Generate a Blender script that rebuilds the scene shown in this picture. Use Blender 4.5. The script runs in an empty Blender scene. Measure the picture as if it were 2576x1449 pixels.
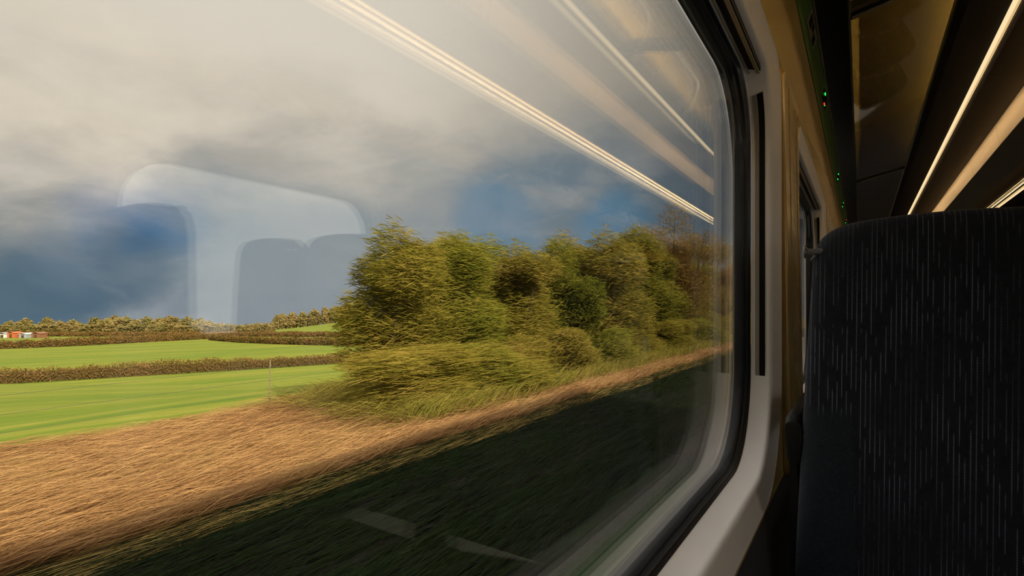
import bpy, math, random
import numpy as np
from mathutils import Vector, Matrix
random.seed(7); RNG = np.random.default_rng(11)
C = bpy.context.scene.collection
PI = math.pi
SC = bpy.context.scene

# ------------------------------------------------------------------ helpers
class MB:
    """collects geometry for ONE mesh object"""
    def __init__(s): s.v = []; s.f = []; s.m = []
    def add(s, vs, fs, m=0):
        o = len(s.v); s.v += [tuple(p) for p in vs]
        for f in fs: s.f.append(tuple(i + o for i in f)); s.m.append(m)
    def box(s, x0, x1, y0, y1, z0, z1, m=0):
        vs = [(x, y, z) for x in (x0, x1) for y in (y0, y1) for z in (z0, z1)]
        s.add(vs, [(0,1,3,2),(4,6,7,5),(0,4,5,1),(2,3,7,6),(0,2,6,4),(1,5,7,3)], m)
    def loft(s, loops, closed=True, m=0, cap0=False, cap1=False, ms=None):
        n = len(loops[0]); vs = [p for l in loops for p in l]; o = len(s.v)
        s.v += [tuple(p) for p in vs]
        for k in range(len(loops) - 1):
            for i in range(n if closed else n - 1):
                j = (i + 1) % n
                s.f.append((o + k*n + i, o + k*n + j, o + (k+1)*n + j, o + (k+1)*n + i))
                s.m.append(ms[k] if ms else m)
        if cap0: s.f.append(tuple(o + i for i in range(n))[::-1]); s.m.append(ms[0] if ms else m)
        if cap1: s.f.append(tuple(o + (len(loops)-1)*n + i for i in range(n))); s.m.append(ms[-1] if ms else m)
    def sweep(s, prof, y0, y1, closed=True, m=0, ms=None):
        """profile (x, z) swept along the track; closed profiles get end caps"""
        n = len(prof); o = len(s.v)
        for y in (y0, y1): s.v += [(p[0], y, p[1]) for p in prof]
        for i in range(n if closed else n - 1):
            j = (i + 1) % n
            s.f.append((o+i, o+j, o+n+j, o+n+i)); s.m.append(ms[i] if ms else m)
        if closed:
            s.f.append(tuple(o + i for i in range(n))[::-1]); s.m.append(m)
            s.f.append(tuple(o + n + i for i in range(n))); s.m.append(m)
    def tube(s, pts, rad, n=8, m=0):
        pts = [Vector(p) for p in pts]
        if not hasattr(rad, '__len__'): rad = [rad] * len(pts)
        loops = []
        for i, p in enumerate(pts):
            d = (pts[min(i+1, len(pts)-1)] - pts[max(i-1, 0)]).normalized()
            a = d.cross(Vector((0, 0, 1)))
            if a.length < 1e-3: a = d.cross(Vector((1, 0, 0)))
            a.normalize(); b = d.cross(a)
            loops.append([p + (a*math.cos(t) + b*math.sin(t)) * rad[i] for t in [2*PI*k/n for k in range(n)]])
        s.loft(loops, True, m, True, True)
    def build(s, name, mats, parent=None, smooth=False, bevel=0, auto=None):
        me = bpy.data.meshes.new(name); me.from_pydata(s.v, [], s.f); me.update()
        if not isinstance(mats, (list, tuple)): mats = [mats]
        for mt in mats: me.materials.append(mt)
        me.polygons.foreach_set('material_index', s.m)
        o = bpy.data.objects.new(name, me); C.objects.link(o)
        import bmesh
        bm = bmesh.new(); bm.from_mesh(me); bmesh.ops.remove_doubles(bm, verts=bm.verts, dist=1e-5)
        bmesh.ops.recalc_face_normals(bm, faces=bm.faces)
        bm.to_mesh(me); bm.free()
        if smooth or auto:
            me.polygons.foreach_set('use_smooth', [True] * len(me.polygons))
            me.set_sharp_from_angle(angle=math.radians(auto or 40))
        if bevel:
            b = o.modifiers.new('edge', 'BEVEL'); b.width = bevel; b.segments = 3; b.limit_method = 'ANGLE'
        if parent: o.parent = parent
        return o

def tag(o, label, cat, group=None, kind=None):
    o['label'] = label; o['category'] = cat
    if group: o['group'] = group
    if kind: o['kind'] = kind
    return o
def struct(o):
    o['kind'] = 'structure'; return o
def empty(name, loc=(0, 0, 0), rz=0, sc=None):
    o = bpy.data.objects.new(name, None); o.location = loc; o.rotation_euler = (0, 0, rz)
    o.empty_display_size = .1
    if sc: o.scale = sc if hasattr(sc, '__len__') else (sc,)*3
    C.objects.link(o); return o
def copy_tree(o, parent=None):
    c = o.copy(); C.objects.link(c)
    if parent: c.parent = parent
    for ch in [x for x in bpy.data.objects if x.parent == o]: copy_tree(ch, c)
    return c

# ------------------------------------------------------------------ node helpers
class NT:
    def __init__(s, tree): s.t = tree; s.n = tree.nodes; s.l = tree.links
    def new(s, typ, **kw):
        n = s.n.new(typ)
        for k, v in kw.items(): setattr(n, k, v)
        return n
    def put(s, sock, v):
        if hasattr(v, 'is_output'): s.l.new(v, sock)
        elif isinstance(v, (tuple, list)):
            v = tuple(v)
            sock.default_value = v + (1,) if len(v) == 3 and len(sock.default_value) == 4 else v
        else: sock.default_value = v
    def math(s, op, a, b=0.0, c=0.0, clamp=False):
        n = s.new('ShaderNodeMath', operation=op, use_clamp=clamp)
        for i, v in enumerate((a, b, c)): s.put(n.inputs[i], v)
        return n.outputs[0]
    def vmath(s, op, a, b=(0, 0, 0)):
        n = s.new('ShaderNodeVectorMath', operation=op)
        s.put(n.inputs[0], a); s.put(n.inputs[1], b)
        return n.outputs['Value'] if op in ('DOT_PRODUCT', 'LENGTH') else n.outputs[0]
    def mix(s, f, a, b, blend='MIX'):
        n = s.new('ShaderNodeMix', data_type='RGBA', blend_type=blend)
        s.put(n.inputs[0], f); s.put(n.inputs[6], a); s.put(n.inputs[7], b)
        return n.outputs[2]
    def noise(s, vec, scale=5, detail=4, rough=.55, dist=0.0):
        n = s.new('ShaderNodeTexNoise'); s.put(n.inputs['Vector'], vec)
        n.inputs['Scale'].default_value = scale; n.inputs['Detail'].default_value = detail
        n.inputs['Roughness'].default_value = rough; n.inputs['Distortion'].default_value = dist
        return n.outputs['Fac']
    def smooth(s, v, a, b, lo=0.0, hi=1.0):
        n = s.new('ShaderNodeMapRange', interpolation_type='SMOOTHSTEP')
        for i, q in enumerate((v, a, b, lo, hi)): s.put(n.inputs[i], q)
        return n.outputs[0]
    def scale(s, vec, sc):
        return s.vmath('MULTIPLY', vec, sc)
    def sep(s, vec):
        n = s.new('ShaderNodeSeparateXYZ'); s.put(n.inputs[0], vec); return n.outputs
    def obj(s): return s.new('ShaderNodeTexCoord').outputs['Object']
    def pos(s): return s.new('ShaderNodeNewGeometry').outputs['Position']

def material(name):
    m = bpy.data.materials.new(name); m.use_nodes = True
    t = NT(m.node_tree); t.n.clear()
    t.out = t.new('ShaderNodeOutputMaterial')
    return m, t
def principled(t, col, rough=.5, metal=0, coat=0, spec=.5, normal=None):
    p = t.new('ShaderNodeBsdfPrincipled')
    t.put(p.inputs['Base Color'], col); t.put(p.inputs['Roughness'], rough)
    t.put(p.inputs['Metallic'], metal); t.put(p.inputs['Coat Weight'], coat)
    t.put(p.inputs['Specular IOR Level'], spec)
    if normal: t.l.new(normal, p.inputs['Normal'])
    t.l.new(p.outputs[0], t.out.inputs[0]); return p
def bump(t, h, strength=.3, dist=.01):
    b = t.new('ShaderNodeBump'); b.inputs['Strength'].default_value = strength
    b.inputs['Distance'].default_value = dist; t.l.new(h, b.inputs['Height']); return b.outputs[0]
def plain(name, col, rough=.5, metal=0, coat=0, spec=.5, var=.08, scale=30):
    m, t = material(name)
    n = t.noise(t.obj(), scale, 3)
    c = t.mix(n, tuple(x*(1-var) for x in col), tuple(min(1, x*(1+var)) for x in col))
    r = t.math('ADD', rough - .04, t.math('MULTIPLY', n, .08))
    principled(t, c, r, metal, coat, spec); return m
def emitter(name, col, strength):
    m, t = material(name); e = t.new('ShaderNodeEmission')
    t.put(e.inputs[0], col); e.inputs[1].default_value = strength
    t.l.new(e.outputs[0], t.out.inputs[0]); return m
def pane_mat(name, tint, rough=0.0, ior=1.52, gain=1.0):
    """clear sheet: straight-through transmission plus Fresnel mirror on each face"""
    m, t = material(name)
    g = t.new('ShaderNodeNewGeometry')
    i = t.math('ADD', ior, t.math('MULTIPLY', g.outputs['Backfacing'], 1/ior - ior))
    f = t.new('ShaderNodeFresnel'); t.l.new(i, f.inputs[0])
    fac = t.math('MULTIPLY', f.outputs[0], gain, clamp=True)
    tr = t.new('ShaderNodeBsdfTransparent'); t.put(tr.inputs[0], tint)
    gl = t.new('ShaderNodeBsdfGlossy'); t.put(gl.inputs[0], (1, 1, 1)); gl.inputs['Roughness'].default_value = rough
    mx = t.new('ShaderNodeMixShader'); t.l.new(fac, mx.inputs[0]); t.l.new(tr.outputs[0], mx.inputs[1]); t.l.new(gl.outputs[0], mx.inputs[2])
    t.l.new(mx.outputs[0], t.out.inputs[0]); return m

M = {}
M['glass'] = pane_mat('window_glass', (.99, .995, .992))
M['rack_glass'] = pane_mat('smoked_glass', (.47, .44, .27), .03, 1.55, 2.6)
M['seal'] = plain('black_rubber', (.012, .014, .018), .35)
M['frame'] = plain('cream_moulding', (.84, .80, .77), .42, var=.02)
M['profile'] = plain('matt_black_profile', (.0045, .0042, .004), .7, spec=.06)
M['guide'] = plain('grey_guide', (.25, .22, .18), .5)
M['alu'] = plain('satin_aluminium', (.55, .52, .46), .32, .8)
M['black'] = plain('black_plastic', (.0055, .0053, .005), .5, spec=.2)
M['black_gloss'] = plain('black_paint', (.008, .0075, .007), .22, spec=.3)
M['brown'] = plain('brown_moulding', (.10, .075, .055), .5)
M['tan'] = plain('tan_blind_cloth', (.42, .32, .17), .6)
M['ceil'] = plain('bronze_ceiling_sheet', (.085, .073, .055), .28, .3)
M['cove'] = plain('cream_cove', (.80, .70, .55), .5, var=.02)
M['strip'] = emitter('lamp_diffuser', (1.0, .76, .42), 1.0)
M['strip2'] = emitter('lamp_diffuser_side', (.70, .46, .20), 1.0)
M['added_cove_light'] = emitter('added_cove_emitter', (1.0, .68, .36), 34.0)  # unseen emitter added to brighten the pale cove faces
M['shelf_lamp'] = emitter('shelf_lamp_lens', (1.0, .72, .36), 60.0)
M['led_g'] = emitter('green_led', (.02, 1.0, .10), 1.6)
M['led_r'] = emitter('red_led', (1.0, .035, .02), 1.6)
M['floor'] = plain('dark_floor', (.05, .05, .055), .7)
M['green'] = plain('green_panel', (.12, .30, .030), .45, var=.1)
M['white'] = plain('pale_label', (.42, .37, .26), .5)
M['skin'] = plain('train_skin', (.20, .22, .24), .4)
M['hook'] = plain('grey_hook_metal', (.16, .155, .155), .3, .5)

def wall_mat():
    m, t = material('gold_beige_laminate')
    p = t.obj()
    n = t.noise(t.scale(p, (6, .8, 7)), 2.2, 3)
    c = t.mix(n, (.60, .43, .165), (.66, .485, .20))
    b = bump(t, t.noise(t.scale(p, (10, 1.5, 8)), 1, 2), .10, .012)
    principled(t, c, .27, .25, .2, .5, b); return m
M['wall'] = wall_mat()
M['lower'] = plain('dark_lower_panel', (.045, .043, .05), .6)

def fabric(name, stripes=True):
    m, t = material(name)
    p = t.obj(); x, y, z = t.sep(p)
    # fine weave
    wx = t.math('SINE', t.math('MULTIPLY', x, 2600)); wz = t.math('SINE', t.math('MULTIPLY', z, 2600))
    wv = t.math('MULTIPLY', wx, wz)
    base = t.mix(t.smooth(wv, -.6, .9), (.0032, .0036, .0068), (.0095, .0115, .021))
    col = base
    if stripes:
        # broken vertical pin stripes, one random phase per column
        xs = t.math('ADD', x, t.math('MULTIPLY', z, -.03))
        u = t.math('MULTIPLY', xs, 140.0)
        cell = t.math('FLOOR', u); fr = t.math('FRACT', u)
        line = t.math('MULTIPLY', t.smooth(fr, .38, .44), t.smooth(fr, .56, .62, 1, 0))
        cx = t.new('ShaderNodeCombineXYZ'); t.put(cx.inputs[0], cell); t.put(cx.inputs[2], t.math('MULTIPLY', z, 15))
        cx.inputs[1].default_value = 3.7
        on = t.smooth(t.noise(t.scale(cx.outputs[0], (7.31, 1, 1)), 1, 2), .44, .50)
        # lozenge clusters
        cl = t.new('ShaderNodeCombineXYZ'); t.put(cl.inputs[0], x); t.put(cl.inputs[2], z)
        clu = t.smooth(t.noise(t.scale(cl.outputs[0], (9, 1, 5.2)), 1, 1), .40, .60, .25, 1)
        knit = t.smooth(t.math('SINE', t.math('MULTIPLY', z, 1500)), -.9, .4, .35, 1)
        f = t.math('MULTIPLY', t.math('MULTIPLY', line, on), t.math('MULTIPLY', clu, knit))
        # plain bolster down each side, below the shoulder
        ax = t.math('ABSOLUTE', x)
        bol = t.math('MULTIPLY', t.smooth(ax, .157, .160), t.smooth(z, .70, .73, 1, 0))
        edge = t.smooth(ax, .20, .215, 1, 0)
        f = t.math('MULTIPLY', f, t.math('SUBTRACT', 1.0, bol, clamp=True))
        col = t.mix(f, base, (.12, .14, .20))
        col = t.mix(t.math('MULTIPLY', bol, t.smooth(wv, .0, .9)), col, (.012, .030, .045))
    b = bump(t, wv, .5, .0006)
    pr = principled(t, col, .85, 0, 0, .25, b)
    pr.inputs['Sheen Weight'].default_value = .05; pr.inputs['Sheen Roughness'].default_value = .4
    return m
M['fabric'] = fabric('navy_pinstripe_moquette')

# ------------------------------------------------------------------ camera
FPX = 1400.0
th = math.atan2(877, FPX); pit = math.atan2(53.5, FPX)
cam = bpy.data.cameras.new('camera'); cam.sensor_width = 36; cam.lens = FPX / 2576 * 36
cam.clip_start = .02; cam.clip_end = 6000
co = bpy.data.objects.new('camera', cam); C.objects.link(co)
co.rotation_euler = (PI/2 + pit, 0, th); SC.camera = co
FWD = Vector((-math.sin(th), math.cos(th), 0)); RGT = Vector((math.cos(th), math.sin(th), 0))

# ------------------------------------------------------------------ carriage shell
XC = 1.018                       # carriage centre line
MX = lambda x: 2*XC - x          # mirror to the far side
Y0, Y1 = -3.2, 11.0
ZF = -.90                        # floor
TILT = math.tan(math.radians(.9))
def rrect(y0, y1, z0, z1, r, n=10, rt=None):
    pts = []; rb = r; rt = r if rt is None else rt
    for cy, cz, a0, r in ((y1-rb, z0+rb, -90, rb), (y1-rt, z1-rt, 0, rt), (y0+rt, z1-rt, 90, rt), (y0+rb, z0+rb, 180, rb)):
        for k in range(n + 1):
            a = math.radians(a0 + 90*k/n)
            pts.append((cy + r*math.cos(a), cz + r*math.sin(a)))
    # straight runs need inner points so that lofts shade evenly
    return pts
ZB, ZT = -.330, .530
WL = [(-2.18, -.66), (-.10, 1.425), (2.03, 3.52), (4.13, 5.62), (6.23, 7.72), (8.33, 9.82)]
WR = [(-2.95, -1.50), (-.90, .55), (1.15, 2.60), (4.40, 5.85), (6.50, 7.95), (8.60, 10.05)]
def loop(w, o, x, far):
    r = max(.003, .20 + o*.8) if o < .2 else .003
    L = rrect(w[0]-o, w[1]+o, ZB-o, (ZT+.085 if far else ZT)+o, r, rt=max(min(r, .10), r - 5*o))
    f = (lambda q: MX(q)) if far else (lambda q: q)
    return [(f(x + TILT*zz), yy, zz) for yy, zz in L]
wi = 0
def window(w, far, n):
    root = struct(empty('window_%d' % n, (0, 0, 0)))
    fx = (lambda q: MX(q)) if far else (lambda q: q)
    # gasket
    g = MB(); g.loft([loop(w, -.004, -.262, far), loop(w, -.004, -.2455, far), loop(w, -.001, -.238, far), loop(w, .003, -.2375, far),
                      loop(w, .005, -.231, far), loop(w, .009, -.2305, far), loop(w, .013, -.224, far), loop(w, .016, -.245, far)])
    g.build('gasket', M['seal'], root, smooth=True)
    f = MB(); f.loft([loop(w, .012, -.2235, far), loop(w, .014, -.2215, far), loop(w, .021, -.186, far), loop(w, .024, -.180, far), loop(w, .030, -.1765, far),
                      loop(w, .066, -.166, far), loop(w, .070, -.163, far), loop(w, .0725, -.170, far)])
    f.build('surround', M['frame'], root, smooth=True)
    for x0, x1 in ((-.248, -.243), (-.272, -.266)):
        p = MB(); A = loop(w, -.002, x0, far); B = loop(w, -.002, x1, far)
        p.loft([A, B], cap0=True, cap1=True); p.build('glass_pane', M['glass'], root)
    if far: return root
    # roller-blind cassette in the head of the reveal, and the side guides
    ya, yb = w[0] + .05, w[1] - .045
    b = MB(); zt = ZT + .016
    b.sweep([(-.2105, zt+.006), (-.2105, zt-.004), (-.1830, zt-.0015), (-.1795, zt+.006)], ya, yb); b.build('blind_cassette', M['black'], root)
    b = MB(); b.sweep([(-.2080, zt-.003), (-.2080, zt-.0085), (-.2045, zt-.0085), (-.2045, zt-.003)], ya, yb); b.build('blind_rail', M['alu'], root)
    b = MB(); b.sweep([(-.1925, zt-.002), (-.1925, zt-.006), (-.1855, zt-.005), (-.1855, zt-.001)], ya, yb); b.build('blind_hem', M['tan'], root)
    def go(x): return .0125 + .007*(x + .2215)/.0355
    for sg in (1, -1):
        def rail(stations):
            Ls = []
            for x, dd in stations:
                pts = [p for p in loop(w, go(x) - dd, x, False)]
                sel = pts[11:17] if sg > 0 else pts[27:33][::-1]
                Ls.append([(sel[0][0] - TILT*(sel[0][2] + .186), sel[0][1], -.186)] + sel)
            return Ls
        g = MB(); g.loft(rail([(-.2055, -.002), (-.2055, .0004), (-.1935, .0004), (-.1935, -.002)]), closed=False)
        s1 = g.build('blind_guide', M['black'], root)
        g = MB(); g.loft(rail([(-.2145, -.002), (-.2145, .0004), (-.2058, .0004), (-.2058, -.002)]), closed=False)
        g.build('guide_lip', M['guide'], s1)
    return root
n = 0
for w in WL: n += 1; window(w, False, n)
for w in WR: n += 1; window(w, True, n)

def side_wall(wins, far, name):
    f = (lambda q: MX(q)) if far else (lambda q: q)
    b = MB()
    edges = [Y0] + [(wins[i][1] + wins[i+1][0])/2 for i in range(len(wins)-1)] + [Y1]
    ZA, ZC = -.4045, (.71 if far else .625)
    for i, w in enumerate(wins):
        inner = loop(w, .0715, -.167, far)
        L = rrect(edges[i], edges[i+1], ZA, ZC, .0005)
        outer = [(f(-.165 + TILT*zz*.6), yy, zz) for yy, zz in L]
        b.loft([inner, outer], m=0)
    p = -.165 + TILT*ZC*.6
    up = [(p, ZC), (-.156, ZC + .025), (-.150, .825), (-.138, .845), (-.118, .945), (-.115, .97), (-.13, 1.02), (-.06, 1.27), (.02, 1.36)]
    b.sweep([(f(x), z) for x, z in up], Y0, Y1, closed=False, m=0)
    pl = -.165 + TILT*ZA*.6
    b.sweep([(f(pl), ZA), (f(pl + .004), ZA - .022), (f(-.152), -.6), (f(-.150), ZF)], Y0, Y1, closed=False, m=1)
    # outer skin, so that the wall has its real thickness
    b.sweep([(f(-.285), .64), (f(-.25), .98), (f(-.17), 1.33), (f(-.05), 1.47)], Y0, Y1, closed=False, m=2)
    b.sweep([(f(-.305), -.44), (f(-.32), -.9), (f(-.30), -1.25)], Y0, Y1, closed=False, m=2)
    return struct(b.build(name, [M['wall'], M['lower'], M['skin']], smooth=True, auto=35))
side_wall(WL, False, 'wall_left'); side_wall(WR, True, 'wall_right')
for nm, y in (('wall_rear', Y0), ('wall_front', Y1)):
    b = MB(); b.box(-.28, MX(-.28), y - (.06 if y < 0 else 0), y + (.06 if y > 0 else 0), ZF, 1.36); struct(b.build(nm, M['lower']))
b = MB(); b.box(-.29, MX(-.29), Y0, Y1, ZF-.35, ZF); struct(b.build('floor', M['floor']))
# roof: outer skin over the whole carriage
b = MB()
arc = [(-.05, 1.47), (.2, 1.60), (.6, 1.69), (XC, 1.71)]
top = arc + [(MX(x), z) for x, z in arc[-2::-1]]
b.sweep(top + [(x, z - .05) for x, z in top[::-1]], Y0 - .1, Y1 + .1, m=0)
struct(b.build('roof', M['skin'], smooth=True, auto=35))

# ceiling: dark side panels, a dropped centre panel and its pale cove faces
def seam(mname, base, rough, metal, period=1.12):
    m, t = material(mname); x, y, z = t.sep(t.obj())
    fr = t.math('FRACT', t.math('MULTIPLY', t.math('ADD', y, .31), 1/period))
    ln = t.math('SUBTRACT', 1.0, t.math('MULTIPLY', t.smooth(fr, .0006, .0016), t.smooth(fr, .0034, .0044, 1, 0)))
    ln2 = t.math('MULTIPLY', t.smooth(fr, .0004, .0012), t.smooth(fr, .0036, .0044, 1, 0))
    c = t.mix(ln2, base, tuple(q*.12 for q in base))
    principled(t, c, rough, metal, spec=.12); return m
M['ceil'] = seam('bronze_ceiling_sheet_seamed', (.105, .088, .064), .60, 0)
M['cove'] = seam('cream_cove_seamed', (.80, .68, .52), .5, 0)
M['rack_ceiling'] = plain('bronze_rack_lining', (.30, .245, .17), .6)
M['panel'] = seam('grey_ceiling_panel', (.20, .18, .145), .55, 0)
b = MB()
b.sweep([(.02, 1.36), (.45, 1.37), (.5535, 1.366), (.60, 1.362), (.870, 1.350), (.870, 1.42), (.02, 1.42)], Y0, Y1, m=0, ms=[1, 1, 0, 0, 0, 0, 0])
b.sweep([(MX(x), z) for x, z in [(.02, 1.36), (.45, 1.37), (.5535, 1.366), (.60, 1.362), (.870, 1.350), (.870, 1.42), (.02, 1.42)]], Y0, Y1, m=0, ms=[1, 1, 0, 0, 0, 0, 0])
ceil = struct(b.build('ceiling', [M['ceil'], M['rack_ceiling']]))
b = MB(); b.sweep([(.888, 1.198), (MX(.888), 1.198), (MX(.888), 1.21), (.888, 1.21)], Y0, Y1); b.build('centre_panel', M['panel'], ceil)
for s in (0, 1):
    f = (lambda q: MX(q)) if s else (lambda q: q)
    b = MB(); cp = []
    for k in range(9):
        a = k/8; cp.append((.886 - .024*a**.8, 1.200 + .150*a))
    b.sweep([(f(x), z) for x, z in cp] + [(f(.90), 1.350), (f(.90), 1.213)], Y0, Y1); b.build('cove', M['cove'], ceil, smooth=True)

# ------------------------------------------------------------------ luggage racks
def rack(far, label):
    f = (lambda q: MX(q)) if far else (lambda q: q)
    root = tag(empty('luggage_rack', (f(.2), 0, .95)), label, 'luggage rack')
    P = []
    def sw(name, prof, mat, y0=Y0+.01, y1=Y1-.01, par=root, smooth=False):
        b = MB(); b.sweep([(f(x), z) for x, z in prof], y0, y1)
        o = b.build(name, mat, par, smooth=smooth); o.matrix_parent_inverse = Matrix.Translation(-Vector(root.location)) if par is root else Matrix()
        return o
    sw('wall_rail', [(-.108, .958), (-.101, .938), (-.016, .944), (-.0095, .952), (-.010, .972), (-.10, .985)], M['black_gloss'])
    sw('rail_edge', [(-.0125, .948), (-.0085, .950), (-.0080, .974), (-.0125, .974)], M['alu2'])
    # glass shelves with a bracket at every joint
    ys = [Y0+.02, -.62, 1.48, 3.60, 5.70, 7.80, Y1-.02]
    if not far: ys = [Y0+.02, -.62, .62, 2.09, 4.88, 7.60, Y1-.02]
    for i in range(6):
        sw('glass_shelf', [(-.011, .956), (.298, 1.026), (.298, 1.034), (-.011, .964)], M['rack_glass'], ys[i] + .035, ys[i+1] - .035)
    for y in ys[1:-1]:
        br = sw('bracket', [(-.012, .950), (.296, 1.020), (.296, 1.046), (-.012, .990)], M['black'], y - .026, y + .026)
        b = MB(); b.sweep([(f(x), z) for x, z in [(-.004, .9475), (.290, 1.0145), (.290, 1.0175), (-.004, .9505)]], y - .002, y + .019)
        q = b.build('bracket_plate', M['white'], br)
        if not far:
            b = MB(); zz = .9474
            for cx, a0, a1 in ((.0035, 40, 320), (.0150, -140, 140)):
                ar = [math.radians(a0 + (a1 - a0)*k/12) for k in range(13)]
                b.tube([(cx + .0030*math.cos(a), y + .009 + .0050*math.sin(a), zz + (cx + .004 + .0030*math.cos(a))*.228) for a in ar], .0006, 5)
            b.tube([(.0078, y + .009, zz + .0027), (.0115, y + .009, zz + .0035)], .0006, 5)
            b.build('marking', M['black'], br)
    sw('front_profile', [(.292, 1.018), (.330, 1.040), (.552, 1.262), (.556, 1.276), (.50, 1.276), (.30, 1.075), (.288, 1.04)], M['profile'])
    sw('glass_edge', [(.288, 1.0165), (.2935, 1.0165), (.2935, 1.030), (.288, 1.030)], M['alu2'])
    sw('lamp_diffuser', [(.5525, 1.2640), (.5745, 1.2670), (.5745, 1.288), (.5525, 1.288)], M['strip'])
    sw('lamp_side', [(.5747, 1.2670), (.5875, 1.2725), (.5875, 1.286), (.5747, 1.286)], M['strip2'])
    sw('lamp_gutter', [(.5877, 1.2750), (.5945, 1.2790), (.5945, 1.284), (.5877, 1.284)], M['black'])
    sw('lamp_lip', [(.5947, 1.2790), (.5970, 1.2800), (.5970, 1.2895), (.5947, 1.2895)], M['alu'])
    sw('added_cove_light', [(.5770, 1.2895), (.5800, 1.2895), (.5800, 1.3010), (.5770, 1.3010)], M['added_cove_light'])  # added glowing strip, out of sight, that washes the cove
    sw('added_light_baffle', [(.5730, 1.2885), (.5765, 1.2885), (.5765, 1.3020), (.6250, 1.3025), (.6250, 1.3050), (.5730, 1.3045)], M['black'])  # added baffle, keeps the cove emitter's light off the nearby ceiling
    sw('added_lamp_shield', [(.5535, 1.2885), (.5570, 1.2885), (.5570, 1.3500), (.5535, 1.3500)], M['profile'])  # added shield, stops the shelf lamp spilling onto the aisle-side ceiling
    sw('shelf_lamp', [(.470, 1.277), (.535, 1.277), (.525, 1.287), (.480, 1.287)], M['shelf_lamp'])
    return root
M['alu2'] = plain('green_glass_edge', (.10, .11, .055), .3)
rack(False, 'smoked glass luggage rack running above the near windows, with a lit front edge')
rack(True, 'luggage rack across the aisle, showing only its double lit edge at top right')

# ------------------------------------------------------------------ trim, green reservation strip
b = MB()
for x, z in ((-.1515, .832), (-.1465, .840), (-.1415, .848)):
    b.sweep([(x - .002, z - .003), (x + .003, z - .004), (x + .003, z + .003), (x - .001, z + .003)], Y0+.01, Y1-.01)
struct(b.build('trim_1', M['alu'], smooth=True))
pan = tag(empty('reservation_panel', (-.122, 1.0, .895)), 'long green strip with seat indicator displays under the luggage rack', 'reservation panel')
inv = Matrix.Translation(-Vector(pan.location))
PA, PB = Vector((-.1350, 0, .8560)), Vector((-.1085, 0, .9350))
PT = (PB - PA).normalized(); PN = Vector((PT.z, 0, -PT.x))      # outward, into the cabin
def pp(t, y, h): return PA + (PB-PA)*t + PN*h + Vector((0, y, 0))
def pbox(name, t0, t1, y0, y1, h0, h1, mat, par, skew=0):
    b = MB(); vs = []
    for t in (t0, t1):
        for y in (y0, y1):
            for h in (h0, h1): vs.append(pp(t, y + skew*(t - t0), h))
    b.add(vs, [(0,1,3,2),(4,6,7,5),(0,4,5,1),(2,3,7,6),(0,2,6,4),(1,5,7,3)])
    o = b.build(name, mat, par)
    if par is pan: o.matrix_parent_inverse = inv
    return o
pbox('strip', 0, 1, Y0+.02, Y1-.02, -.004, .002, M['green'], pan)
pbox('edge_rail', .965, 1.03, Y0+.02, Y1-.02, .002, .007, M['alu'], pan)
for y, kind in ((2.70, 'gr'), (4.35, 'gg'), (5.55, 'gg'), (6.62, 'rg'), (1.1, 'gg'), (8.0, 'gg')):
    d = pbox('display', .30, .80, y - .12, y + .12, .002, .0045, M['white'], pan)
    pbox('display_screen', .36, .78, y - .095, y + .115, .0046, .0062, M['black_gloss'], d)
    for k, ch in enumerate(kind):
        t = (.70, .44)[k]; yy = y + (-.025, .04)[k]
        pbox('indicator_led', t, t + .055, yy - .013, yy + .013, .0063, .0085, M['led_r'] if ch == 'r' else M['led_g'], d)
    pbox('indicator_led', .46, .50, y + .06, y + .072, .0063, .0075, M['led_g'], d)
# sticker with seat pictograms
tg = pbox('seat_label', .36, .92, 1.90, 2.14, .002, .0034, M['white'], pan)
for t0, t1, ya, yb in ((.48, .82, 1.93, 1.985), (.60, .84, 2.0, 2.04), (.42, .70, 2.055, 2.11)):
    pbox('pictogram', t0, t1, ya, yb, .0035, .0042, M['black'], tg)

# raised pillar covers between the near windows
for i, (a, c) in enumerate(((WL[1][1], WL[2][0]), (WL[2][1], WL[3][0]), (WL[3][1], WL[4][0]))):
    b = MB(); L = []
    y0, y1 = a + .115, c - .115
    for xx, ins in ((-.170, 0), (-.1575, .0), (-.1535, .006), (-.1530, .02)):
        L.append([(xx + (.0 if zz < .6 else .004), yy, zz) for yy, zz in rrect(y0 + ins, y1 - ins, -.42 + ins, .615 - ins, .03, 5)])
    b.loft(L, cap1=True)
    for yy in (y0 + .10, y1 - .09):
        b.box(-.1535, -.1512, yy, yy + .006, -.40, .59)
    struct(b.build('trim_%d' % (i + 2), M['wall'], smooth=True, auto=35))

# ------------------------------------------------------------------ seats
def seat_outline(inset=0, n=12):
    """closed outline (x, z) of the seat back seen from behind, z up from the floor"""
    z = lambda q: q - ZF
    half = [(.257, -.50), (.245, -.306), (.235, -.161), (.224, -.016), (.216, .085), (.210, .112), (.200, .131), (.183, .1445), (.154, .1555), (.09, .1625), (.0, .1655)]
    half = [(.258, -.62)] + half
    pts = []
    for i in range(len(half)-1):
        p0 = half[max(i-1, 0)]; p1 = half[i]; p2 = half[i+1]; p3 = half[min(i+2, len(half)-1)]
        for k in range(4):
            t = k/4
            q = [.5*((2*p1[d]) + (-p0[d]+p2[d])*t + (2*p0[d]-5*p1[d]+4*p2[d]-p3[d])*t*t + (-p0[d]+3*p1[d]-3*p2[d]+p3[d])*t**3) for d in (0, 1)]
            pts.append(q)
    pts.append(list(half[-1]))
    full = [(x, zz) for x, zz in pts] + [(-x, zz) for x, zz in pts[-2::-1]]
    cz = -.15
    out = []
    for x, zz in full:
        w = max(abs(x), 1e-6)
        nx = x*(1 - inset/.24); nz = cz + (zz - cz)*(1 - inset/.32)
        out.append((nx, z(nz)))
    return out
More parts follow.
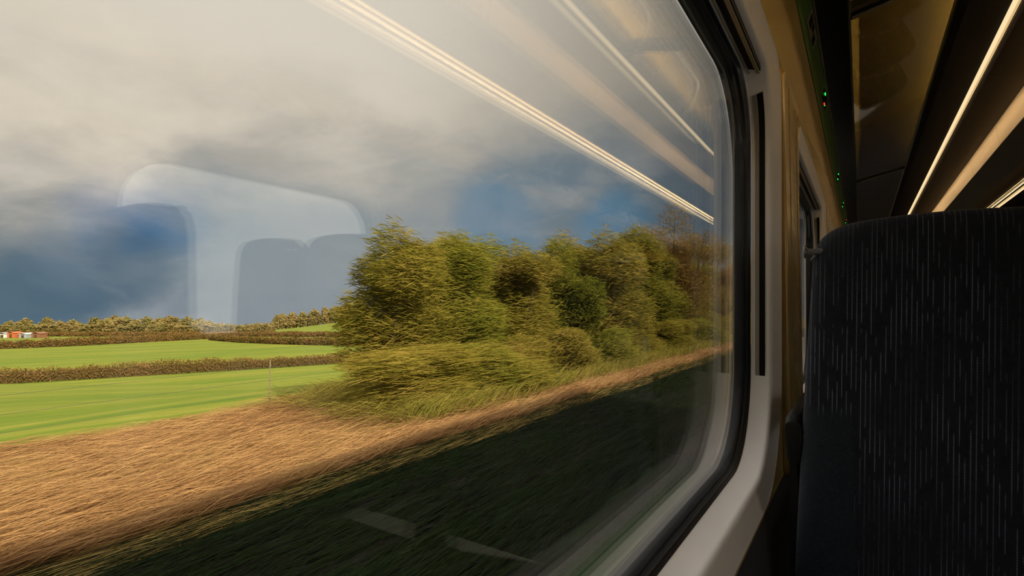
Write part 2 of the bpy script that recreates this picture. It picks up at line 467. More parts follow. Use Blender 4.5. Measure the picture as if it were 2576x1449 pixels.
def make_seat():
    root = empty('train_seat', (0, 0, ZF))
    b = MB()
    def ring(ins, y): return [(x, y + .02*(max(0, .95 - zz))**1, zz) for x, zz in seat_outline(ins)]
    b.loft([ring(.06, -.003), ring(.03, 0), ring(.014, .004), ring(.005, .012), ring(0, .024), ring(0, .075), ring(.006, .09), ring(.02, .10), ring(.07, .105)], cap0=True, cap1=True)
    b.build('backrest', M['fabric'], root, smooth=True, auto=60)
    # cushion
    b = MB(); L = []
    for y, hw, z0, z1 in ((.09, .20, .40, .44), (.11, .215, .36, .47), (.45, .22, .36, .475), (.53, .21, .37, .46), (.55, .19, .39, .43)):
        L.append([(x, y, zz) for x, zz in rrect(-hw, hw, z0, z1, .018, 4)])
    b.loft(L, cap0=True, cap1=True); b.build('seat_cushion', M['fabric'], root, smooth=True, auto=50)
    b = MB(); b.box(-.15, .15, .12, .42, .32, .358); b.box(-.05, .05, .2, .3, .02, .33); b.box(-.16, .16, .1, .44, 0, .025)
    b.build('pedestal', M['black'], root, bevel=.006)
    # coat hook on the window side
    b = MB(); prof = [(-.014, .0058), (0, .0058), (.006, .0058), (.010, .0064), (.0125, .0085), (.0150, .0118), (.0162, .0122), (.0172, .0116), (.0172, .001)]
    b.loft([[(-.212 - d, (.012 + r*math.cos(a)), 1.006 + r*math.sin(a)) for a in [2*PI*k/16 for k in range(16)]] for d, r in prof], cap0=True, cap1=True)
    b.tube([(-.211, .014, .999), (-.216, .013, .994), (-.219, .013, .990)], .0022, 6)
    b.build('coat_hook', M['hook'], root, smooth=True)
    # grab handle behind the headrest
    b = MB(); b.tube([(-.10, .118, 1.048), (-.085, .125, 1.062), (-.05, .128, 1.0685), (0.0, .128, 1.0695), (.012, .124, 1.066), (.016, .118, 1.060)], .0045, 8)
    b.build('grab_handle', M['brown'], root, smooth=True)
    b = MB(); L = []
    for y, z0, z1 in ((.02, .64, .69), (.03, .61, .702), (.36, .64, .702), (.385, .655, .69)):
        L.append([(x, y, zz) for x, zz in rrect(-.268, -.240, z0, z1, .012, 4)])
    b.loft(L, cap0=True, cap1=True); b.box(-.264, -.250, .04, .10, .3, .63)
    b.build('armrest', M['black'], root, smooth=True)
    return root
G1 = 'seats in the near-side rows'
first = make_seat()
rows = [1.15 + .83*k for k in range(7)]
ordn = ['', 'second', 'third', 'fourth', 'fifth', 'sixth', 'seventh']
for k, y in enumerate(rows):
    for c in (0, 1):
        o = first if (k == 0 and c == 0) else copy_tree(first)
        o.location = (.142 + .505*c, y, ZF)
        if k == 0: lb = 'dark navy pinstripe seat back filling the right of the view, beside the window' if c == 0 else 'aisle seat beside the large pinstripe seat back, beyond the right edge'
        else: lb = 'pinstripe train seat, %s row ahead, %s seat, mirrored in the smoked rack glass' % (ordn[k], ('window', 'aisle')[c])
        tag(o, lb, 'seat', G1)
for k, y in enumerate((.80, 1.60, 2.42, 3.25)):
    for c in (0, 1):
        o = copy_tree(first); o.location = (MX(.142 + .505*c), y, ZF); o.scale = (1, 1, 1.10)
        side = ('by the far window', 'by the aisle')[c]
        lb = ['seat across the aisle %s, dark shape at left of the glass reflection' % side,
              'seat across the aisle %s, dark shape right of the bright reflected window' % side,
              'seat across the aisle %s, third row, lost in the glass reflection' % side,
              'seat across the aisle %s, fourth row, lost in the glass reflection' % side][k]
        tag(o, lb, 'seat', 'seats across the aisle')

# ------------------------------------------------------------------ landscape
zD = np.array([0, 8, 16, 30, 45, 70, 110, 157, 200, 260, 330, 500, 800, 3000.])
zV = np.array([-2.2, -2.2, -2.95, -4.4, -6.01, -6.80, -7.70, -8.41, -9.86, -11.9, -13.9, -19.3, -28.6, -90.])
def smooth01(t): t = np.clip(t, 0, 1); return t*t*(3-2*t)
def ground(x, y):
    x = np.asarray(x, float); y = np.asarray(y, float)
    D = x*FWD.x + y*FWD.y; Rr = x*RGT.x + y*RGT.y
    zf = np.interp(D, zD, zV)
    zf = zf + 14.5*np.exp(-((Rr + 112)/52)**2 - ((D - 520)/120)**2)
    w = smooth01((-x - 10.5)/14.0)
    near = -2.30 + .10*smooth01((-x - 3)/3) + .25*smooth01((-x - 7)/2)*(1 - smooth01((-x - 9.5)/3))*smooth01((y - 6)/4)
    near = near + .03*np.sin(y*.9 + x*1.7)*smooth01((-x - 4)/2)
    return near*(1-w) + zf*w
def at(u, D): 
    """point on the ground D metres ahead of the camera, u metres to the right of its axis"""
    p = FWD*D + RGT*u; return Vector((p.x, p.y, float(ground(p.x, p.y))))
def grid(name, xs, ys, mat, dz=0):
    X, Y = np.meshgrid(xs, ys, indexing='ij'); Z = ground(X, Y) + dz
    nx, ny = X.shape
    v = np.stack([X, Y, Z], -1).reshape(-1, 3)
    i = np.arange(nx*ny).reshape(nx, ny)
    f = np.stack([i[:-1,:-1], i[1:,:-1], i[1:,1:], i[:-1,1:]], -1).reshape(-1, 4)
    me = np_mesh(name, v, f, mat); o = bpy.data.objects.new(name, me); C.objects.link(o)
    me.polygons.foreach_set('use_smooth', [True]*len(me.polygons))
    return o
def np_mesh(name, v, f, mat):
    me = bpy.data.meshes.new(name); nv, nf, k = len(v), len(f), f.shape[1]
    me.vertices.add(nv); me.vertices.foreach_set('co', np.ascontiguousarray(v, np.float32).ravel())
    me.loops.add(nf*k); me.loops.foreach_set('vertex_index', np.ascontiguousarray(f, np.int32).ravel())
    me.polygons.add(nf); me.polygons.foreach_set('loop_start', np.arange(0, nf*k, k, dtype=np.int32))
    me.update(calc_edges=True); me.validate(); me.materials.append(mat); return me

def ground_mat(name, fn):
    m, t = material(name); p = t.pos(); fn(t, p); return m
def field_fn(t, p):
    r = t.noise(t.scale(p, (1.1, .05, .4)), 1.0, 5, .6)
    r2 = t.noise(t.scale(p, (.12, .012, .05)), 1.0, 3)
    g = t.noise(t.scale(p, (9, 1.2, 9)), 1.0, 3)
    c = t.mix(t.smooth(r2, .35, .65), (.085, .145, .011), (.165, .185, .018))
    c = t.mix(t.smooth(r, .40, .66), c, (.225, .215, .030))
    c = t.mix(t.smooth(g, .3, .7, .0, .35), c, (.055, .10, .008))
    principled(t, c, .9, spec=.1, normal=bump(t, g, .4, .1))
def verge_fn(t, p):
    r = t.noise(t.scale(p, (3.0, .10, 3.0)), 1.0, 5, .6)
    g = t.noise(t.scale(p, (.5, .05, .5)), 1.0, 3)
    c = t.mix(t.smooth(r, .35, .65), (.16, .085, .028), (.37, .22, .085))
    c = t.mix(t.smooth(g, .45, .65), c, (.17, .16, .035))
    principled(t, c, .95, spec=.05, normal=bump(t, r, .5, .1))
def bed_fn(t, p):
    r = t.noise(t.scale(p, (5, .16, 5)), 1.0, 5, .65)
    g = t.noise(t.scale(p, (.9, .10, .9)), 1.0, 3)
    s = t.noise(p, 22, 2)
    c = t.mix(t.smooth(r, .38, .66), (.0095, .009, .008), (.026, .023, .019))  # dark ballast, lowered further so the colour carries the train's shadow
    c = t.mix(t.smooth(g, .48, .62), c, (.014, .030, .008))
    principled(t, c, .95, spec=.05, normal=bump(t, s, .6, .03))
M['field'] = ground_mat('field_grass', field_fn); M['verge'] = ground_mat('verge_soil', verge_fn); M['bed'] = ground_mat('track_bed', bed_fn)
ys = np.unique(np.concatenate([np.linspace(-60, 60, 121), np.geomspace(60, 2500, 60), -np.geomspace(60, 1500, 24)]))
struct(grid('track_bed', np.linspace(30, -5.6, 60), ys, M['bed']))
struct(grid('verge_ground', np.linspace(-5.6, -10.6, 22), ys, M['verge']))
struct(grid('field_ground', -np.concatenate([np.linspace(10.6, 40, 40), np.geomspace(41, 2600, 110)]), ys, M['field']))

# ------------------------------------------------------------------ foliage
def leaf_mat(name, cols, trans=.25):
    m, t = material(name)
    g = t.new('ShaderNodeNewGeometry')
    r = t.new('ShaderNodeValToRGB'); cr = r.color_ramp
    while len(cr.elements) < len(cols): cr.elements.new(.5)
    for i, c in enumerate(cols): cr.elements[i].position = i/(len(cols)-1); cr.elements[i].color = (*c, 1)
    oi = t.new('ShaderNodeObjectInfo')
    n = t.noise(g.outputs['Position'], .55, 2)
    f = t.math('ADD', t.math('MULTIPLY', g.outputs['Random Per Island'], .55), t.math('ADD', t.math('MULTIPLY', n, .9), t.math('ADD', t.math('MULTIPLY', oi.outputs['Random'], .26), -.33)), clamp=True)
    t.l.new(f, r.inputs[0])
    d = t.new('ShaderNodeBsdfDiffuse'); t.l.new(r.outputs[0], d.inputs[0])
    tr = t.new('ShaderNodeBsdfTranslucent'); t.l.new(r.outputs[0], tr.inputs[0])
    mx = t.new('ShaderNodeMixShader'); mx.inputs[0].default_value = trans
    t.l.new(d.outputs[0], mx.inputs[1]); t.l.new(tr.outputs[0], mx.inputs[2]); t.l.new(mx.outputs[0], t.out.inputs[0])
    return m
M['leaf'] = leaf_mat('olive_leaves', [(.085, .085, .011), (.17, .15, .020), (.25, .195, .035), (.33, .22, .062)])
M['leaf_green'] = leaf_mat('green_leaves', [(.070, .088, .010), (.135, .145, .016), (.21, .185, .028), (.28, .21, .045)])
M['leaf_brown'] = leaf_mat('autumn_leaves', [(.13, .10, .022), (.22, .15, .035), (.29, .17, .045), (.35, .17, .06)])
M['leaf_far'] = leaf_mat('far_leaves', [(.10, .11, .030), (.22, .20, .06), (.34, .26, .10), (.36, .21, .09)])
M['hedge'] = leaf_mat('hedge_leaves', [(.065, .065, .012), (.14, .095, .024), (.22, .125, .045), (.30, .165, .07)])
M['grass'] = leaf_mat('dry_grass', [(.20, .105, .042), (.36, .20, .082), (.45, .27, .115), (.27, .215, .055)])
M['edge'] = leaf_mat('edge_grass', [(.10, .080, .022), (.17, .125, .035), (.26, .175, .06), (.16, .14, .03)])
M['rough'] = leaf_mat('rough_grass', [(.13, .13, .020), (.20, .185, .030), (.27, .22, .045), (.30, .20, .06)])
M['weed'] = leaf_mat('shade_dark_weeds', [(.009, .009, .007), (.016, .016, .010), (.012, .024, .007), (.022, .020, .012)])  # weed tones lowered to put the train's shadow into their colour
M['bark'] = plain('bark', (.075, .055, .035), .9, spec=.1, var=.3, scale=6)

def unit(v): return v/np.maximum(np.linalg.norm(v, axis=-1, keepdims=True), 1e-9)
def leaves(cen, L, W, along=0.0, mat=None, name='foliage'):
    """diamond leaves/twiglets; 'along' pulls their long axis towards the local y axis (they lean with the draught of passing trains)"""
    n = len(cen); rnd = unit(RNG.normal(size=(n, 3)))
    u = unit(rnd*(1-along) + np.array([0, 1, 0.0])*along*np.sign(RNG.normal(size=(n, 1))) + np.array([0, 0, .12])*along)
    s = unit(np.cross(u, unit(RNG.normal(size=(n, 3)))))
    l = (L*(.6 + .8*RNG.random((n, 1))))/2; w = (W*(.6 + .8*RNG.random((n, 1))))/2
    v = np.stack([cen - u*l, cen + s*w - u*l*.1, cen + u*l, cen - s*w - u*l*.1], 1).reshape(-1, 3)
    f = np.arange(4*n).reshape(n, 4)
    return np_mesh(name, v, f, mat)
def clump_points(blobs, n, shell=.45):
    vol = np.array([b[3]*b[4]*b[5] for b in blobs])**.67; k = RNG.choice(len(blobs), n, p=vol/vol.sum())
    B = np.array(blobs)[k]; d = unit(RNG.normal(size=(n, 3)))
    r = (shell + (1-shell)*RNG.random((n, 1))**.6)
    r = r*(1 + .10*np.sin(d[:, :1]*9 + 3*d[:, 2:]*5))
    return B[:, :3] + d*B[:, 3:6]*r
def plant(name, blobs, nleaf, L, W, along, leafmat, stems, shell=.45):
    root = empty(name, (0, 0, 0))
    pts = clump_points(blobs, nleaf, shell); pts = pts[pts[:, 2] > .02]
    o = bpy.data.objects.new('foliage', leaves(pts, L, W, along, leafmat)); C.objects.link(o); o.parent = root
    b = MB()
    for st in stems: b.tube(st[0], st[1], 6)
    b.build('branches', M['bark'], root, smooth=True)
    return root
def stems_for(blobs, base_r, n=None, spread=.35):
    out = []
    for b in blobs:
        p0 = Vector((random.uniform(-spread, spread), random.uniform(-spread, spread), -.05))
        p2 = Vector(b[:3]) + Vector((0, 0, b[5]*.55)); p1 = p0.lerp(p2, .5) + Vector((random.uniform(-.15, .15), random.uniform(-.15, .15), .1))
        out.append(([p0, p1, p2], [base_r, base_r*.6, base_r*.15]))
    return out
def blob_set(h, r, n, seed, flat=.8, low=.25):
    rs = random.Random(seed); out = []
    for i in range(n):
        a = rs.uniform(0, 2*PI); q = rs.uniform(.15, .75)*r; zz = h*rs.uniform(low, .80)
        s = r*rs.uniform(.36, .56)*(1.1 - .45*zz/h)
        out.append((q*math.cos(a), q*math.sin(a), zz, s*1.1, s*1.25, min(s*flat, (h - zz))))
    out.append((0, 0, h*.72, r*.42, r*.5, h*.28)); out.append((0, 0, h*.32, r*.75, r*.85, h*.33))
    return out
def place(o, x, y, sc, rz, label, cat, group, name=None):
    o.location = (x, y, float(ground(x, y)) - .05); o.rotation_euler = (0, 0, rz)
    o.scale = (sc,)*3 if not hasattr(sc, '__len__') else sc
    return tag(o, label, cat, group)

shrubs = []
for k in range(4):
    bs = blob_set(4.0, 1.75, 9, 20 + k, low=.18)
    shrubs.append(plant('trackside_shrub', bs, 26000, .42, .017, .80, M[('leaf', 'leaf_green', 'leaf', 'leaf_green')[k]], stems_for(bs, .05), .35))
trees = []
for k in range(2):
    bs = blob_set(7.6, 2.5, 12, 50 + k, low=.25)
    trees.append(plant('trackside_tree', bs, 26000, .42, .020, .66, M[('leaf_brown', 'leaf')[k]], stems_for(bs, .09), .3))
brambles = []
for k in range(3):
    bs = blob_set(1.25, 1.3, 6, 80 + k, low=.2)
    brambles.append(plant('bramble_bush', bs, 12000, .40, .013, .84, M[('leaf', 'leaf_green', 'leaf')[k]], stems_for(bs, .02), .3))
used = set()
def take(protos, i):
    p = protos[i % len(protos)]
    if p.name in used: return copy_tree(p)
    used.add(p.name); return p
flip = lambda i: (0, PI)[i % 2] + random.uniform(-.25, .25)
# (x, y, top above ground) of the thicket beside the line
TH = [(-9.7, 10.1, 4.05, 'olive shrub at the near end of the thicket, beside the open field', 0),
      (-9.9, 12.9, 4.1, 'dense olive shrub second along the thicket from the open field', 0),
      (-9.6, 15.8, 4.1, 'bushy green shrub third along the trackside thicket', 0),
      (-9.9, 19.2, 4.6, 'green shrub fourth along the trackside thicket, under the sky gap', 0),
      (-9.6, 23.4, 5.5, 'olive shrub fifth along the trackside thicket', 0),
      (-10.0, 28.5, 6.3, 'tall loose shrub just before the tallest tree of the thicket', 0),
      (-9.6, 34.3, 8.2, 'tallest brown-topped tree of the trackside thicket, its crown near the window edge', 1),
      (-9.8, 40.5, 7.0, 'olive tree standing just beyond the tallest tree of the thicket', 1),
      (-9.6, 47.5, 6.9, 'rusty autumn tree beside the window frame edge', 1),
      (-9.7, 56.0, 7.0, 'olive tree at the far end of the thicket, by the window edge', 1),
      (-9.6, 68.0, 7.8, 'far brown tree beyond the thicket, seen through the edge of the glass', 1),
      (-12.6, 15.5, 3.9, 'shrub standing behind the near end of the thicket', 0),
      (-12.8, 21.5, 4.5, 'shrub standing behind the middle of the thicket', 0),
      (-12.9, 28.0, 5.4, 'shrub standing behind the tall loose shrub of the thicket', 0)]
TH += [(-11.6, 14.6, 4.5, 'tall shrub rising behind the gap between the first two thicket shrubs', 0),
       (-12.5, 18.2, 5.0, 'tall shrub rising behind the third and fourth thicket shrubs', 0),
       (-12.4, 24.8, 5.9, 'tall shrub rising behind the fifth thicket shrub', 0),
       (-9.9, 31.0, 5.6, 'shrub filling the gap before the tallest tree of the thicket', 0),
       (-9.5, 37.2, 5.2, 'shrub filling the gap just after the tallest tree of the thicket', 0)]
for i, (x, y, h, lb, t) in enumerate(TH):
    if t == 0:
        o = take(shrubs, i); place(o, x, y, (h/4.0*.98, h/4.0*1.08, h/4.0*1.05), flip(i), lb, 'shrub', 'trackside thicket')
    else:
        o = take(trees, i); place(o, x, y, h/7.6*1.08, flip(i), lb, 'tree', 'trackside thicket')
wd = ['first', 'second', 'third', 'fourth', 'fifth', 'sixth', 'seventh', 'eighth', 'ninth', 'tenth', 'eleventh', 'twelfth', 'thirteenth', 'fourteenth', 'fifteenth', 'sixteenth', 'seventeenth', 'eighteenth', 'nineteenth', 'twentieth', 'twenty-first', 'twenty-second', 'twenty-third', 'twenty-fourth', 'twenty-fifth', 'twenty-sixth', 'twenty-seventh', 'twenty-eighth', 'twenty-ninth', 'thirtieth']
yb = [9.0, 11.4, 13.9, 16.8, 20.0, 23.8, 28.2, 33.5, 40.0, 48.0, 58.0]
for i, y in enumerate(yb):
    o = take(brambles, i)
    place(o, -8.15 + .25*math.sin(i*2.1), y, (1.0, 1.15 + .02*y, .95 + .012*y), flip(i), 'low bramble bush at the foot of the thicket, %s from the open-field end' % wd[i], 'bush', 'brambles below the thicket')

# grass: long strands that lie along the track
def strands(name, n, xr, yr, L, W, h, mat, dens=None):
    x = xr[0] + (xr[1]-xr[0])*RNG.random(n); y = yr[0] + (yr[1]-yr[0])*RNG.random(n)**1.5
    z = ground(x, y)
    a = RNG.normal(0, .07, n); sg = np.sign(RNG.normal(size=n) + .6)
    dx, dy = np.sin(a), np.cos(a)*sg
    l = L*(.5 + RNG.random(n))*(1 + .012*y); hh = h*(.3 + 1.0*RNG.random(n)); w = W*(1 + .03*y)
    segs = []
    for t, zz, ww in ((0, 0, 1), (.35, .75, .9), (.72, 1.0, .6), (1.0, .86, .12)):
        c = np.stack([x + dx*l*t, y + dy*l*t, z + hh*zz], -1); s = np.stack([dy, -dx, np.zeros(n)], -1)*(w*ww)[:, None]
        s[:, 2] = RNG.normal(0, .6, n)*w*ww
        segs += [c - s, c + s]
    v = np.stack(segs, 1).reshape(-1, 3); b = np.arange(n)[:, None]*8
    f = np.concatenate([b + np.array([[0, 1, 3, 2]]), b + np.array([[2, 3, 5, 4]]), b + np.array([[4, 5, 7, 6]])])
    o = bpy.data.objects.new(name, np_mesh(name, v, f, mat)); C.objects.link(o); return o
o = strands('dry_grass', 120000, (-5.9, -10.9), (1.0, 70), .85, .0032, .20, M['grass'])
tag(o, 'long dry brown grass covering the sunlit verge beside the line', 'grass', kind='stuff')
o = strands('rough_grass', 46000, (-6.6, -10.4), (7.5, 75), .80, .0035, .42, M['rough'])
tag(o, 'rough olive grass on the bank below the thicket', 'grass', kind='stuff')
o = strands('edge_grass', 9000, (-5.4, -6.5), (1.0, 60), .75, .0032, .07, M['edge'])
tag(o, 'olive grass fringe along the edge of the train shadow', 'grass', kind='stuff')
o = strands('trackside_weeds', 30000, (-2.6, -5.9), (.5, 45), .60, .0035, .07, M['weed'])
tag(o, 'short weeds, coloured darker for the shade, on the ground next to the train', 'weeds', kind='stuff')

# wire fence at the field edge
fr = tag(empty('wire_fence', (-10.75, 5, float(ground(-10.75, 5)))), 'thin wire fence between the brown verge and the green field', 'fence')
finv = Matrix.Translation(-Vector(fr.location))
M['wire'] = plain('dark_wire', (.05, .05, .045), .6)
M['post'] = plain('weathered_post', (.20, .17, .09), .9)
fy = [-4 + 5.7*k for k in range(11)]
for y in fy:
    b = MB(); z = float(ground(-10.75, y)); b.tube([(-10.75, y, z - .2), (-10.75, y, z + 1.05)], [.016, .014], 7)
    q = b.build('post', M['post'], fr, smooth=True); q.matrix_parent_inverse = finv
for hgt in (.35, .62, .90):
    b = MB(); b.tube([(-10.715, y, float(ground(-10.75, y)) + hgt) for y in fy], .0026, 5)
    q = b.build('wire', M['wire'], fr); q.matrix_parent_inverse = finv

# field hedges
def hedge(path, h, w, label, leaf=.12, dens=260, mat='hedge'):
    pts = [];
    P = [at(u, D) for u, D in path]
    b = MB(); loops = []
    for i, p in enumerate(P):
        d = (P[min(i+1, len(P)-1)] - P[max(i-1, 0)]); d.z = 0; d.normalize(); s = Vector((d.y, -d.x, 0))
        loops.append([p + s*w*.30*a + Vector((0, 0, h*zz)) for a, zz in ((-1, -.2), (-1.0, .35), (-.6, .62), (0, .70), (.6, .62), (1.0, .35), (1, -.2))])
    for i in range(len(P)-1):
        a, c = P[i], P[i+1]; L = (c - a).length; n = int(L*dens*h); t = RNG.random(n)
        d = ((c - a)/L); s = Vector((d.y, -d.x, 0)).normalized()
        base = np.array(a)[None]*(1-t[:, None]) + np.array(c)[None]*t[:, None]
        th_ = RNG.random(n)*PI; rr = .85 + .25*RNG.random(n)
        top = 1 + .12*np.sin(t*L*.5 + i) + .06*np.sin(t*L*1.7)
        pts.append(base + np.array(s)[None]*(np.cos(th_)*w*.5*rr)[:, None] + np.array([0, 0, 1.0])[None]*(h*top*np.sin(th_)**.5*rr*(.25 + .75*RNG.random(n)**.4))[:, None])
    root = tag(empty('field_hedge', P[0]), label, 'hedge')
    hi = Matrix.Translation(-P[0])
    b.loft(loops, closed=False, m=0); q = b.build('inner_growth', M['hedge_core'], root, smooth=True); q.matrix_parent_inverse = hi
    o = bpy.data.objects.new('foliage', leaves(np.concatenate(pts), leaf*1.7, leaf*.7, .2, M[mat])); C.objects.link(o); o.parent = root; o.matrix_parent_inverse = hi
    return root
M['hedge_core'] = plain('hedge_twigs', (.075, .052, .020), .95, spec=.05, var=.4, scale=2)
def pix_path(pts): return [((u - 1288)/FPX*D, D) for u, D in pts]
def interp_path(pts, n):
    us = np.linspace(0, len(pts)-1, n); a = np.array(pts)
    return [(float(np.interp(q, range(len(pts)), a[:, 0])), float(np.interp(q, range(len(pts)), a[:, 1]))) for q in us]
hedge(interp_path([(-49, 43), (-41.5, 45), (-36.6, 51), (-29.5, 60), (-22.5, 70), (-10, 84)], 16), 1.25, 1.6, 'long trimmed brown hedge between the two bright green fields')
hedge(interp_path([(-112, 104), (-99, 108), (-93, 122), (-88, 157), (-84, 165)], 14), 1.7, 2.2, 'dark hedge at the far side of the second field, left part', .26, 90)
hedge(interp_path([(-81, 151), (-66, 136), (-50, 126), (-36, 121), (-10, 112)], 12), 1.6, 2.2, 'reddish-brown hedge at the far side of the second field, right part', .26, 90)
hedge(interp_path([(-190, 208), (-120, 205), (-95, 203), (-60, 196), (-20, 190)], 14), 1.6, 2.5, 'thin distant hedge below the treeline, the nearer of two', .4, 45)
hedge(interp_path([(-260, 262), (-170, 258), (-110, 262), (-60, 255), (-20, 255)], 14), 1.4, 2.5, 'thin distant hedge right under the far treeline', .5, 35)

# far trees
far = []
for k in range(4):
    h = 9.0; bs = blob_set(h, 3.4, 9, 110 + k, low=.3)
    far.append(plant('distant_tree', bs, 2600, .75, .55, 0, M['leaf_far'], stems_for(bs, .14), .55))
px = [-40, -8, 30, 66, 92, 120, 150, 185, 205, 240, 268, 290, 318, 345, 372, 398, 428, 452, 476, 505, 528, 560, 590, 622, 650, 684]
tops = [792, 812, 806, 800, 818, 797, 806, 803, 812, 797, 801, 793, 795, 802, 796, 800, 794, 806, 796, 799, 806, 812, 815, 814, 811, 812]
cw = ['olive', 'pale olive', 'brownish', 'dark green']
for i, (u, v) in enumerate(zip(px, tops)):
    D = 318 + 22*((i*7) % 5)/4; p = at((u - 1288)/FPX*D, D)
    h = (778 - v)/FPX*D - p.z
    o = take(far, i); s = h/9.0
    place(o, p.x, p.y, (s*1.45, s*1.45, s), random.uniform(0, 6.28), 'rounded %s tree in the far treeline, %s from its left end' % ('autumn', wd[i]), 'tree', 'far treeline')
lows = [-60, -24, 14, 48, 80, 108, 136, 168, 196, 222, 254, 280, 304, 332, 358, 386, 412, 440, 466, 490, 516, 545, 575, 606, 636, 668]
for i, u in enumerate(lows):
    D = 300; p = at((u - 1288)/FPX*D, D); o = take(far, i + 2); s = random.uniform(.50, .66)
    place(o, p.x, p.y, (s*1.9, s*1.9, s), random.uniform(0, 6.28), 'low bushy tree in front of the far treeline, %s from its left end' % wd[i], 'tree', 'front of the far treeline')
k = 0
for row, (D, us) in enumerate(((430, (700, 722, 748, 775, 802, 830, 858, 886, 914)), (470, (712, 736, 762, 790, 818, 846, 874, 902)), (520, (735, 765, 795, 825, 855, 885, 915)))):
    for u in us:
        p = at((u - 1288)/FPX*D, D)
        if row == 0 and u > 715 and u < 850: continue
        o = take(far, k + 1)
        place(o, p.x, p.y, (1.75, 1.75, random.uniform(1.3, 1.45) + .2*row), random.uniform(0, 6.28), 'autumn tree in the wooded hill behind the fields, %s row, %s from the left' % (('front', 'middle', 'back')[row], wd[us.index(u)]), 'tree', 'hill wood'); k += 1

# farm sheds at the far left
def shed(u, D, w, h, d, mat, roofm, label):
    p = at((u - 1288)/FPX*D, D)
    root = tag(empty('farm_shed', p, th), label, 'shed')
    b = MB(); b.box(-w/2, w/2, 0, d, -.3, h); b.build('walls', mat, root)
    b = MB(); b.loft([[(-w/2 - .2, y, h), (0, y, h + w*.16), (w/2 + .2, y, h), (w/2 + .2, y, h + .1), (0, y, h + w*.16 + .1), (-w/2 - .2, y, h + .1)] for y in (-.2, d + .2)], cap0=True, cap1=True)
    b.build('roof', roofm, root)
    b = MB(); b.box(-w*.18, w*.18, -.05, .0, 0, h*.8); b.build('door', M['bark'], root)
    return root
M['shed_w'] = plain('white_boards', (.62, .60, .56), .7); M['shed_o'] = plain('orange_boards', (.45, .11, .03), .7); M['shed_b'] = plain('brown_boards', (.22, .09, .04), .8); M['shed_g'] = plain('grey_sheet', (.3, .32, .35), .5)
shed(8, 178, 2.6, 1.2, 3, M['shed_w'], M['shed_g'], 'small white shed at the far left edge beyond the fields')
shed(30, 176, 2.2, 1.5, 3, M['shed_o'], M['shed_o'], 'small orange-red shed at the far left beyond the fields')
shed(60, 177, 2.4, 1.1, 3, M['shed_g'], M['shed_w'], 'small grey-white shed right of the orange shed')
shed(92, 176, 2.6, 1.3, 3, M['shed_b'], M['shed_b'], 'small rust-brown shed under the far hedge')

# ------------------------------------------------------------------ light
sun = bpy.data.lights.new('sun', 'SUN'); sun.energy = 7.5; sun.angle = .009; sun.color = (1.0, .86, .64)
so = bpy.data.objects.new('sun', sun); C.objects.link(so)
so.rotation_euler = Vector((-1, .30, -.572)).to_track_quat('-Z', 'Y').to_euler()

w = bpy.data.worlds.new('sky'); SC.world = w; w.use_nodes = True
t = NT(w.node_tree); t.n.clear()
wo = t.new('ShaderNodeOutputWorld'); bg = t.new('ShaderNodeBackground'); t.l.new(bg.outputs[0], wo.inputs[0])
d = t.vmath('NORMALIZE', t.new('ShaderNodeTexCoord').outputs['Generated'])
dx, dy, dz = t.sep(d)
n1 = t.noise(t.scale(d, (1, 1, 2.4)), 2.6, 7, .55, .3)
n2 = t.noise(t.scale(d, (1, 1, 2.0)), 6.5, 6, .6, .5)
zz = t.math('SUBTRACT', dz, t.math('ADD', .095, t.math('MULTIPLY', dy, .23)))
zz = t.math('ADD', zz, t.math('MULTIPLY', t.math('SUBTRACT', n1, .5), .32))
low = t.mix(t.smooth(dz, 0.0, .13), (.265, .305, .355), (.205, .275, .335))
low = t.mix(t.smooth(n2, .44, .60, 0, .75), low, (.34, .375, .405))
n3 = t.noise(t.scale(d, (1, 1, 1.6)), 14, 6, .62, .8)
low = t.mix(t.smooth(n3, .40, .62, 0, .38), low, (.37, .40, .425))
def sky_dir(u, v):
    a = (u - 1288)/FPX; bq = (724.5 - v)/FPX
    F = FWD*math.cos(pit) + Vector((0, 0, math.sin(pit))); U = RGT.cross(F)
    return (F + RGT*a + U*bq).normalized()
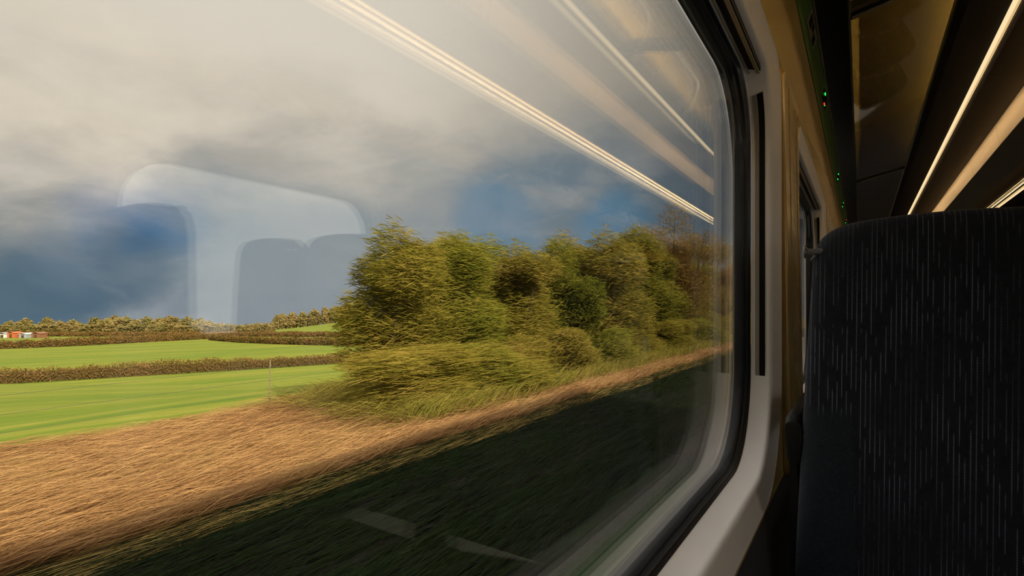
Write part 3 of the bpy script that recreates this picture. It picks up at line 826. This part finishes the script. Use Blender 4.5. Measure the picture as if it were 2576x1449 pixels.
def blob(col, u, v, r, c, amt=1.0, soft=.5, nz=.5):
    k = t.vmath('DOT_PRODUCT', d, tuple(sky_dir(u, v)))
    ang = t.math('ARCCOSINE', t.math('MINIMUM', k, .999999))
    ang = t.math('ADD', ang, t.math('MULTIPLY', t.math('SUBTRACT', n2, .5), math.radians(r)*nz*2))
    f = t.smooth(ang, math.radians(r*soft), math.radians(r*1.15), amt, 0)
    return t.mix(f, col, c)
low = blob(low, 40, 690, 8, (.07, .14, .205), .85)
low = blob(low, 300, 545, 4.2, (.018, .15, .36), .95)
low = blob(low, 420, 560, 4.0, (.03, .15, .32), .7)
low = blob(low, 210, 620, 4.0, (.19, .25, .32), .55)
low = blob(low, 330, 660, 4.0, (.10, .16, .225), .7)
low = blob(low, 650, 650, 9.0, (.24, .30, .34), .5)
low = blob(low, 930, 520, 12.0, (.36, .385, .39), .65)
low = blob(low, 700, 720, 7.0, (.31, .35, .385), .5)
low = blob(low, 1250, 560, 5.0, (.17, .29, .41), .7)
low = blob(low, 1560, 580, 4.5, (.15, .30, .45), .8)
low = blob(low, 1780, 470, 7.0, (.14, .195, .25), .7)
up = t.mix(t.smooth(t.math('ADD', t.math('MULTIPLY', n1, .65), t.math('MULTIPLY', n2, .35)), .38, .62), (.60, .525, .435), (.82, .72, .60))
up = t.mix(t.smooth(dz, .22, .48), up, (.86, .77, .655))
up = t.mix(t.smooth(dz, .50, .85), up, (3.3, 3.1, 2.9))
up = t.mix(t.smooth(dy, .62, .98, 0, .75), up, (.38, .345, .29))
col = t.mix(t.smooth(zz, -.13, .12), low, up)
# brighter broken cloud on the sun's side of the line
sunny = t.mix(n1, (.75, .72, .70), (1.25, 1.12, .95))
col = t.mix(t.smooth(dx, .0, .5), col, sunny)
t.l.new(col, bg.inputs[0]); bg.inputs[1].default_value = 1.0

SC.view_settings.view_transform = 'Standard'; SC.view_settings.look = 'None'
SC.view_settings.exposure = 0; SC.view_settings.gamma = 1; SC.view_settings.use_curve_mapping = False
SC.cycles.use_denoising = True
SC.cycles.transparent_max_bounces = 24; SC.cycles.max_bounces = 10; SC.cycles.glossy_bounces = 6
SC.cycles.sample_clamp_indirect = 6
